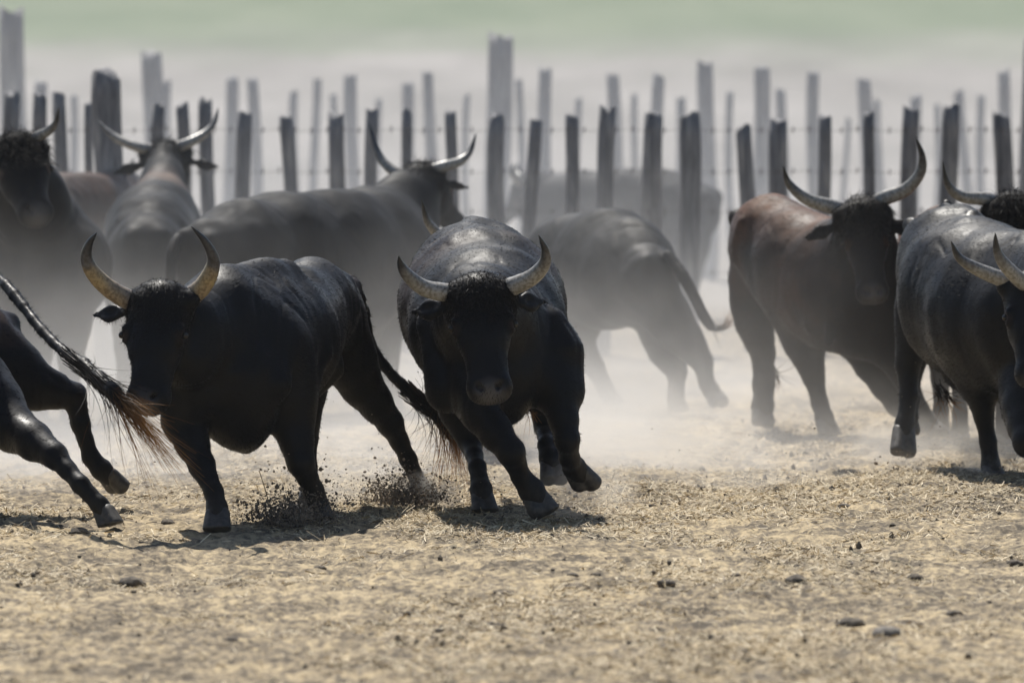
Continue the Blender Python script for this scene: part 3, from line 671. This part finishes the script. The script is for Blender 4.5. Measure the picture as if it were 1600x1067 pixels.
# straw: long thin stalks lying about on the dirt
def straw_mat(name, stops):
    m, t, b, L = mat(name); at = t.nodes.new("ShaderNodeAttribute"); at.attribute_name = 'shade'
    r = ramp(t, stops); L(at.outputs['Fac'], r.inputs[0]); L(r.outputs[0], b.inputs['Base Color']); b.inputs['Roughness'].default_value = .7; return m
m_st = straw_mat("straw", [(0, (.17, .13, .085)), (.5, (.50, .385, .215)), (1, (.80, .68, .46))])
def scatter_area(n, y0, y1, thin=True):
    y = rng.uniform(y0, y1, n * 3); x = rng.uniform(-1, 1, n * 3) * (y * .047 + .15)
    k = vnoise(np.stack([x * .8, y * .35], -1), 21) * .6 + vnoise(np.stack([x * 3, y * 1.6], -1), 22) * .5
    keep = rng.random(n * 3) < np.clip(.38 + 1.5 * k, .03, 1); return x[keep][:n], y[keep][:n]
x, y = scatter_area(110000, 44, 66); N = len(x); z = relief(x, y)
an = rng.uniform(0, math.pi, N); ln = rng.uniform(.012, .06, N) * (1 + .8 * (rng.random(N) < .08)); wd = rng.uniform(.0010, .0030, N)
el = rng.normal(0, .22, N) + .08
dx = np.stack([np.cos(an) * np.cos(el), np.sin(an) * np.cos(el), np.sin(el)], -1); sdv = np.stack([-np.sin(an), np.cos(an), rng.normal(0, .5, N)], -1)
c0 = np.stack([x, y, z + .004 + np.abs(np.sin(el)) * ln * .5], -1)
V = np.stack([c0 - dx * ln[:, None] / 2 - sdv * wd[:, None], c0 - dx * ln[:, None] / 2 + sdv * wd[:, None], c0 + dx * ln[:, None] / 2 + sdv * wd[:, None] * .7, c0 + dx * ln[:, None] / 2 - sdv * wd[:, None] * .7], 1).reshape(-1, 3)
me = mesh_np("straw", V, np.arange(N * 4), 4, False); attr(me, 'shade', np.repeat(np.clip(rng.normal(.5, .28, N), 0, 1), 4))
g = link("straw", me, m_st); tag(g, "dry golden straw littering the trampled dirt of the corral", "straw", kind='stuff')

# lumps of dirt
m_cl, t, b, L = mat("dirt_clod"); n = noise(t, 25, 5, vec=coord(t)); r = ramp(t, [(.35, (.04, .034, .028)), (.65, (.17, .14, .105))]); L(n.outputs[0], r.inputs[0]); L(r.outputs[0], b.inputs['Base Color']); b.inputs['Roughness'].default_value = .95; bump(t, n.outputs[0], b, .6, .01)
m_fl, t, b, L = mat("loose_earth"); n = noise(t, 9, 3, vec=coord(t)); r = ramp(t, [(.35, (.08, .068, .054)), (.7, (.32, .26, .20))]); L(n.outputs[0], r.inputs[0]); L(r.outputs[0], b.inputs['Base Color']); b.inputs['Roughness'].default_value = .95
m_st2, t, b, L = mat("pale_stone"); n = noise(t, 25, 5, vec=coord(t)); r = ramp(t, [(.35, (.10, .09, .08)), (.7, (.26, .23, .19))]); L(n.outputs[0], r.inputs[0]); L(r.outputs[0], b.inputs['Base Color']); b.inputs['Roughness'].default_value = .85
import bmesh
bm = bmesh.new(); bmesh.ops.create_icosphere(bm, subdivisions=3, radius=1); bm.verts.ensure_lookup_table()
ICO3 = np.array([v.co[:] for v in bm.verts]); ICO3F = np.array([[v.index for v in f.verts] for f in bm.faces]); bm.free()
bm = bmesh.new(); bmesh.ops.create_icosphere(bm, subdivisions=1, radius=1); bm.verts.ensure_lookup_table()
ICO1 = np.array([v.co[:] for v in bm.verts]); ICO1F = np.array([[v.index for v in f.verts] for f in bm.faces]); bm.free()
def lump(c, sx_, sy_, sz_, seed, label, m, cat, group=None, nm="dirt_clod"):
    v = ICO3 * (1 + .22 * vnoise(ICO3 * 1.6, seed)[:, None] + .24 * np.abs(vnoise(ICO3 * 3.1, seed + 1))[:, None] + .12 * vnoise(ICO3 * 7, seed + 2)[:, None]) * np.array([sx_, sy_, sz_])
    o = link(nm, mesh_np(nm, v, ICO3F, 3), m, origin=(c[0], c[1], float(relief(np.array(c[0]), np.array(c[1]))) + sz_ * .4)); tag(o, label, cat, group); return o
def gpt(px, py): return W(px, py, ground_d(py))
for k, (px, py, r_, lab, mm) in enumerate([
    (1329, 970, 20, "round dark dung lump in the right foreground, larger than the pale flat stone below it", m_cl), (1386, 994, 22, "pale flat oval stone in the right foreground", m_st2),
    (1245, 917, 16, "dark clod with pale top, left of and above the round dung lump", m_cl), (1040, 918, 13, "low dark clod in the middle right foreground", m_cl),
    (895, 904, 9, "small dark clod below the shadow of the head-on bull", m_cl), (1150, 907, 8, "small clod left of the clod with a pale top", m_cl),
    (1430, 905, 12, "dark clod lying behind the round dung lump", m_cl), (1490, 955, 13, "dark clod right of the round dung lump", m_cl), (1586, 880, 12, "dark clod at the right edge of the straw", m_cl),
    (580, 965, 13, "dark clod in the middle foreground below the left galloping bull", m_cl), (205, 905, 18, "broad crumbly clod in the left foreground", m_cl),
    (125, 840, 14, "dark clod behind the hind hoof of the bull leaving on the left", m_cl), (262, 823, 10, "dark clod left of the front hoof of the bull with mottled horns", m_cl),
    (655, 838, 9, "clod between the shadows of the two galloping bulls", m_cl), (1035, 995, 9, "small pale stone far down in the foreground", m_st2),
    (1320, 788, 10, "clod before the legs of the big black bull", m_cl), (930, 900, 8, "tiny clod beside the small dark clod in the middle", m_cl), (360, 1000, 12, "clod low in the left foreground", m_cl), (500, 880, 9, "clod in the straw below the turned-head bull", m_cl)]):
    s_ = F / ground_d(py); lump(gpt(px, py), r_ / s_, r_ / s_ * 1.1, r_ / s_ * .5, 40 + k * 3, lab, mm, 'stone' if mm is m_st2 else 'clod', nm='stone' if mm is m_st2 else 'dirt_clod')
def crumbs(P, R, name, label, cat, m):
    N = len(P); v = (ICO1[None] * (1 + .3 * rng.normal(size=(N, len(ICO1), 1)).clip(-1, 1)) * R[:, None, None] * rng.uniform(.6, 1.3, (N, 1, 3)) + P[:, None]).reshape(-1, 3)
    f = (ICO1F[None] + (np.arange(N) * len(ICO1))[:, None, None]).reshape(-1, 3)
    o = link(name, mesh_np(name, v, f, 3, False), m); tag(o, label, cat, kind='stuff'); return o
x, y = scatter_area(5200, 44.2, 66); R = np.minimum(rng.exponential(.0036, len(x)), .018) + .0015
crumbs(np.stack([x, y, relief(x, y) + R * .3], -1), R, "dirt_crumbs", "small dark crumbs of dirt strewn over the straw", "dirt", m_cl)
# dirt thrown up by the hooves
Ps = []; Rs = []
for px, py, d_, n_, sx_, sz_, up_ in [(455, 808, 54.6, 6500, .11, .06, .0), (630, 783, 56.2, 5500, .10, .07, .03), (455, 745, 54.8, 160, .09, .10, 0), (515, 775, 55.0, 260, .05, .09, 0), (850, 790, 55.2, 160, .15, .10, 0), (1395, 748, 58.5, 90, .05, .05, 0), (575, 720, 56, 160, .5, .3, 0), (820, 740, 56, 90, .5, .25, 0), (310, 745, 55, 40, .3, .3, 0), (1420, 720, 58.5, 60, .4, .2, 0), (160, 815, 54.3, 160, .10, .05, 0), (1556, 750, 58.3, 120, .1, .05, 0)]:
    c = W(px, py, d_); p = c + rng.normal(size=(n_, 3)) * np.array([sx_, sx_ * 1.2, sz_]); p[:, 2] = np.abs(p[:, 2] - .01) + .01
    Ps.append(p); Rs.append(np.minimum(rng.exponential(.0017, n_), .009 if sz_ < .15 else .004) + .0008)
crumbs(np.concatenate(Ps), np.concatenate(Rs), "flying_dirt", "clods and grains of dark earth flung up behind the hooves", "dirt", m_fl)
vv, qq = tube(catmull([W(405, 735, 54.6), W(416, 770, 54.62), W(424, 800, 54.65)], 10), np.linspace(.002, .003, 10), 6)
o0 = W(424, 800, 54.65); st = link("dry_stalk", mesh_np("dry_stalk", vv - o0, qq, 4), m_st, origin=o0); attr(st.data, 'shade', np.full(len(vv), .1)); tag(st, "single dark stalk sticking up from the flung dirt by the left bull's hooves", "stalk")

# ------------------------------------------------------------------ fence posts and wire
m_w, t, b, L = mat("weathered_wood")
n = noise(t, 6, 5, .6, vec=coord(t, (4, 4, .5))); n2 = noise(t, 3, 3, vec=coord(t)); r = ramp(t, [(.32, (.08, .082, .09)), (.52, (.19, .19, .20)), (.68, (.34, .33, .32))]); L(n.outputs[0], r.inputs[0]); L(r.outputs[0], b.inputs['Base Color'])
b.inputs['Roughness'].default_value = .9; bump(t, n.outputs[0], b, .8, .02)
def post(px, py, wpx, d_, lean, label, group, seed):
    top = W(px, py, d_); s_ = F / d_; rr = wpx / s_ / 2; base = np.array([top[0] + lean / s_, d_, 0.0]); H = top[2]
    P = []; R = []; K = 14
    for k in range(K):
        tt = k / (K - 1); P.append([(top[0] - base[0]) * tt + .022 * math.sin(tt * 4 + seed * 1.9), .01 * math.cos(tt * 3 + seed), -.25 + (H + .25) * tt]); R.append(rr * (1.06 - .08 * tt))
    sides = 12; vv, qq = tube(np.array(P), np.array(R), sides)
    ang = np.tile(np.arange(sides), K); kk = np.repeat(np.arange(K), sides)
    cx = np.repeat(np.array(P), sides, 0); flat = 1 + .12 * vnoise(np.stack([ang * .8 + seed * 3.3, kk * .25], -1), seed) ; vv = cx + (vv - cx) * flat[:, None]
    vv[-sides:, 2] += rr * .9 * vnoise(np.stack([np.arange(sides) * .7, np.full(sides, seed * 1.7)], -1), 5)
    vv = np.vstack([vv, [P[-1][0], P[-1][1], P[-1][2] + rr * .1]]); n0 = (K - 1) * sides
    me = bpy.data.meshes.new("fence_post"); me.from_pydata([tuple(a) for a in vv], [], [tuple(int(i_) for i_ in a) for a in qq] + [(n0 + k, n0 + (k + 1) % sides, len(vv) - 1) for k in range(sides)])
    for p_ in me.polygons: p_.use_smooth = True
    me.materials.append(m_w); o = bpy.data.objects.new("fence_post", me); COL.objects.link(o); o.location = base; tag(o, label, 'fence post', group)
ORD = "first second third fourth fifth sixth seventh eighth ninth tenth eleventh twelfth thirteenth fourteenth fifteenth sixteenth seventeenth eighteenth nineteenth twentieth".split()
def ordi(k): return ORD[k] if k < 20 else ("twenty-" + ORD[k - 20] if k > 20 - 1 and k - 20 < 9 else "thirtieth" if k == 29 else "thirty-" + ORD[k - 30])
near = [(22, 150, 28, 0), (57, 152, 24, 2), (92, 150, 22, -2), (143, 163, 14, 3), (243, 165, 20, 0), (283, 165, 20, 2), (325, 158, 22, 2), (381, 178, 24, 4), (443, 184, 22, 14), (529, 184, 27, -4), (583, 175, 20, 2), (630, 176, 17, 3), (706, 176, 18, 0), (780, 186, 26, -2), (832, 188, 22, -6), (892, 180, 22, -3), (956, 174, 27, -16), (1019, 176, 32, 4), (1073, 183, 33, 4), (1166, 198, 26, 4), (1216, 192, 30, 14), (1284, 184, 22, 4), (1360, 180, 19, -10), (1426, 172, 26, -4), (1480, 168, 27, 4), (1563, 177, 30, 3)]
for k, (px, py, wp, ln_) in enumerate(near):
    wd_ = 'thick' if wp > 26 else 'thin' if wp < 20 else 'weathered'
    post(px, py, wp, 72.5 + .3 * math.sin(k * 2.3), ln_ * 1.6 + 3 * math.sin(k * 4.1), "%s dark grey fence post, %s from the left in the near row" % (wd_, ordi(k)), "posts of the near fence row", k + 1)
far = [(22, 24, 42, 0), (62, 130, 20, 2), (112, 150, 12, 0), (240, 88, 34, 2), (262, 128, 14, 2), (358, 125, 20, 2), (396, 125, 18, 3), (462, 145, 13, 1), (492, 125, 13, 2), (520, 150, 11, -2), (552, 122, 21, 2), (590, 155, 10, 2), (634, 132, 19, -3), (673, 115, 18, 0), (730, 150, 10, 2), (778, 62, 38, -2), (813, 125, 12, 0), (855, 110, 22, -2), (900, 155, 11, 2), (957, 120, 22, 0), (995, 150, 10, 1), (1026, 118, 20, 0), (1061, 155, 15, 0), (1105, 103, 26, -2), (1140, 145, 11, 8), (1186, 106, 25, 3), (1222, 140, 16, 2), (1273, 114, 21, 2), (1321, 185, 9, -1), (1350, 125, 24, 4), (1374, 155, 12, 8), (1428, 153, 20, 2), (1462, 165, 10, 2), (1503, 143, 16, 10), (1532, 150, 14, 10), (1564, 114, 20, 4)]
for k, (px, py, wp, ln_) in enumerate(far):
    wd_ = 'tall stout' if wp > 30 else 'slender' if wp < 14 else 'plain'
    post(px, py, wp, (83 if wp > 16 else 87) + .8 * math.sin(k * 1.7), ln_ * 1.2 + 3 * math.sin(k * 3.1), "%s pale blurred fence post, %s from the left in the far row" % (wd_, ordi(k)), "posts of the far fence row", k + 50)
post(170, 112, 44, 70.5, 14, "stout dark leaning post rising behind the rear-view bull at the left", None, 90)
post(1608, 58, 24, 76, 0, "tall dark post cut by the right edge of the picture", None, 91)
m_wr, t, b, L = mat("rusty_wire"); b.inputs['Base Color'].default_value = (.09, .08, .08, 1); b.inputs['Roughness'].default_value = .6; b.inputs['Metallic'].default_value = .5
for k, py in enumerate((203, 268, 330, 425)):
    a = W(-200, py, 72.4); e = W(1800, py, 72.4); n_ = 240; tt = np.linspace(0, 1, n_); P = a + (e - a) * tt[:, None]; P[:, 2] -= .012 * np.abs(np.sin(tt * 22 * math.pi)) - .004
    vv, qq = tube(P, np.full(n_, .0015), 5); base = len(vv); V_ = [vv]; Q_ = [qq]
    for j in range(4, n_ - 4, 3):
        for sg in (-1, 1):
            c = P[j]; v2, q2 = tube(np.array([c - np.array([.004, 0, .022 * sg]), c, c + np.array([.006, -.01 * sg, .022])]), [.002, .004, .002], 4); V_.append(v2); Q_.append(q2 + base); base += len(v2)
    vv = np.vstack(V_); qq = np.vstack(Q_); o = link("barbed_wire", mesh_np("barbed_wire", vv - a, qq, 4), m_wr, origin=a)
    tag(o, "%s strand of barbed wire strung along the near fence posts" % ("top second third lowest".split()[k]), "barbed wire", "barbed wire strands of the near fence")

# ------------------------------------------------------------------ air: even haze, then the dust kicked up by the herd
def box(name, x0, x1, y0, y1, z0, z1, m):
    me = bpy.data.meshes.new(name); me.from_pydata([(x, y, z) for x in (x0, x1) for y in (y0, y1) for z in (z0, z1)], [], [(0, 1, 3, 2), (4, 6, 7, 5), (0, 4, 5, 1), (2, 3, 7, 6), (0, 2, 6, 4), (1, 5, 7, 3)])
    me.materials.append(m); o = bpy.data.objects.new(name, me); COL.objects.link(o); return o
def vol(name, dens, color, aniso):
    m = bpy.data.materials.new(name); m.use_nodes = True; t = m.node_tree; t.nodes.clear()
    v = t.nodes.new("ShaderNodeVolumePrincipled"); o = t.nodes.new("ShaderNodeOutputMaterial"); t.links.new(v.outputs[0], o.inputs['Volume'])
    v.inputs['Color'].default_value = (*color, 1); v.inputs['Density'].default_value = dens; v.inputs['Anisotropy'].default_value = aniso; return m, t, v
HAZE_D = 0.00012
mh, t, v = vol("haze_air", HAZE_D, (.86, .90, .97), .3)
hz = box("haze", -420, 420, -40, 2600, -1.3, 6.0, mh); tag(hz, kind='stuff')
#DUST
def dust(name, x0, x1, y0, y1, z1, dens, hgt, label, seed, col=(.93, .89, .84), nscale=.7, yfade=2.5, xfade=(0, 0), contrast=(.30, .75)):
    m, t, v = vol(name + "_volume", 1, col, .45); L = t.links.new
    g = t.nodes.new("ShaderNodeNewGeometry"); s = t.nodes.new("ShaderNodeSeparateXYZ"); L(g.outputs['Position'], s.inputs[0])
    def M(op, a, b_=None, c_=None, cl=False):
        n = t.nodes.new("ShaderNodeMath"); n.operation = op; n.use_clamp = cl
        for i_, q_ in enumerate((a, b_, c_)):
            if q_ is None: continue
            if isinstance(q_, (int, float)): n.inputs[i_].default_value = q_
            else: L(q_, n.inputs[i_])
        return n.outputs[0]
    hn = noise(t, .75, 4, .6, vec=g.outputs['Position'])
    hh_ = M('MAXIMUM', M('MULTIPLY_ADD', hn.outputs[0], 4.4 * hgt, -1.25 * hgt), .22 * hgt) if nscale else hgt
    ex = M('EXPONENT', M('DIVIDE', M('MULTIPLY', s.outputs[2], -1), hh_))
    en = noise(t, 1.3, 4, .6, vec=g.outputs['Position']) if nscale else None
    f1 = M('MULTIPLY', M('SUBTRACT', M('SUBTRACT', s.outputs[1], M('MULTIPLY_ADD', en.outputs[0], 6.5, -2.6)) if nscale else s.outputs[1], y0), 1 / yfade, cl=True); f2 = M('MULTIPLY', M('SUBTRACT', y1, s.outputs[1]), 1 / yfade, cl=True)
    dd = M('MULTIPLY', ex, M('MULTIPLY', f1, f2))
    topf = M('MULTIPLY', M('SUBTRACT', z1, s.outputs[2]), 1 / (z1 * .3), cl=True); dd = M('MULTIPLY', dd, topf)
    fx0, fx1 = xfade
    if fx0: dd = M('MULTIPLY', dd, M('MULTIPLY', M('SUBTRACT', s.outputs[0], x0), 1 / fx0, cl=True))
    if fx1: dd = M('MULTIPLY', dd, M('MULTIPLY', M('SUBTRACT', x1, s.outputs[0]), 1 / fx1, cl=True))
    if nscale:
        mp = t.nodes.new("ShaderNodeMapping"); mp.inputs['Location'].default_value = (seed * 3.1, seed * 1.7, seed); L(g.outputs['Position'], mp.inputs['Vector'])
        n = noise(t, nscale, 3, .55, vec=mp.outputs[0]); mr = t.nodes.new("ShaderNodeMapRange"); mr.inputs[1].default_value = contrast[0]; mr.inputs[2].default_value = contrast[1]; mr.inputs[3].default_value = .1; mr.inputs[4].default_value = 1.9
        L(n.outputs[0], mr.inputs[0]); dd = M('MULTIPLY', dd, mr.outputs[0])
    L(M('MULTIPLY', dd, dens), v.inputs['Density'])
    o = box(name, x0, x1, y0, y1, -.1, z1, m); tag(o, label, 'dust', kind='stuff'); return o
dust("dust_cloud", -7, 2.1, 56.5, 70.5, 1.7, .52, .27, "low pale dust billowing under and behind the galloping herd", 1, xfade=(1, 1.5), col=(.93, .92, .91), yfade=1.5, nscale=.95, contrast=(.41, .63))
dust("ground_dust", 1.1, 7, 57.6, 70.5, 1.2, .34, .16, "thin skin of dust over the ground under the bulls on the right", 6, xfade=(1, 1), col=(.95, .91, .86), nscale=1.1, contrast=(.38, .66))
dust("dust_plume", -8, 2.0, 60.8, 71.5, 2.4, .016, 1.1, "tall thin plume of dust round the bulls at the back", 4, xfade=(1, 1.6), nscale=.5, col=(.78, .87, 1.0))
dust("dust_veil", -9, 9, 74, 81, 3.0, .13, 1.6, "bluish veil of dust hanging between the two rows of posts", 2, col=(.88, .90, .95), nscale=0)
def puff(px, py, d_, rx, rz, dens, label, seed, col=(.90, .86, .80)):
    c = W(px, py, d_); m, t, v = vol("puff_volume", 1, col, .4); L = t.links.new
    tc = t.nodes.new("ShaderNodeTexCoord"); mp = t.nodes.new("ShaderNodeMapping"); mp.inputs['Scale'].default_value = (1 / rx, 1 / rx, 1 / rz); L(tc.outputs['Object'], mp.inputs['Vector'])
    ln = t.nodes.new("ShaderNodeVectorMath"); ln.operation = 'LENGTH'; L(mp.outputs[0], ln.inputs[0])
    mp2 = t.nodes.new("ShaderNodeMapping"); mp2.inputs['Location'].default_value = (seed, seed * 2.3, 0); L(tc.outputs['Object'], mp2.inputs['Vector'])
    n = noise(t, 1.4 / max(rx, .3), 5, .65, vec=mp2.outputs[0])
    a = t.nodes.new("ShaderNodeMath"); a.operation = 'MULTIPLY_ADD'; L(n.outputs[0], a.inputs[0]); a.inputs[1].default_value = 3.2; a.inputs[2].default_value = -1.05
    b_ = t.nodes.new("ShaderNodeMath"); b_.operation = 'SUBTRACT'; b_.use_clamp = True; L(a.outputs[0], b_.inputs[0]); L(ln.outputs['Value'], b_.inputs[1])
    e = t.nodes.new("ShaderNodeMath"); e.operation = 'MULTIPLY'; L(b_.outputs[0], e.inputs[0]); e.inputs[1].default_value = dens; L(e.outputs[0], v.inputs['Density'])
    k = 1.3; o = box("dust_puff", -rx * k, rx * k, -rx * k, rx * k, -rz * k, rz * k, m); o.location = c; tag(o, label, 'dust', kind='stuff')
puff(915, 775, 55.6, .5, .26, 3.2, "puff of dust right of the head-on bull's hooves", 1)
puff(470, 800, 55.1, .28, .14, 18, "puff of dust round the planted hoof of the turned-head bull", 2, (.75, .72, .68))
puff(655, 770, 56.3, .26, .15, 15, "puff of dust round the stretched hind hoof of the turned-head bull", 3, (.8, .76, .7))
puff(1540, 735, 58.6, .45, .18, 5, "puff of dust under the big black bull", 4)
puff(560, 745, 56.5, .62, .30, 2.4, "thin torn dust between the legs of the turned-head bull", 13)
puff(1010, 690, 58.8, .75, .36, 2.6, "round billow of dust rising between the head-on bull and the brown bull", 6)
puff(1440, 690, 60.3, .7, .2, 2.2, "low billow of dust behind the lifted hoof of the big black bull", 12)
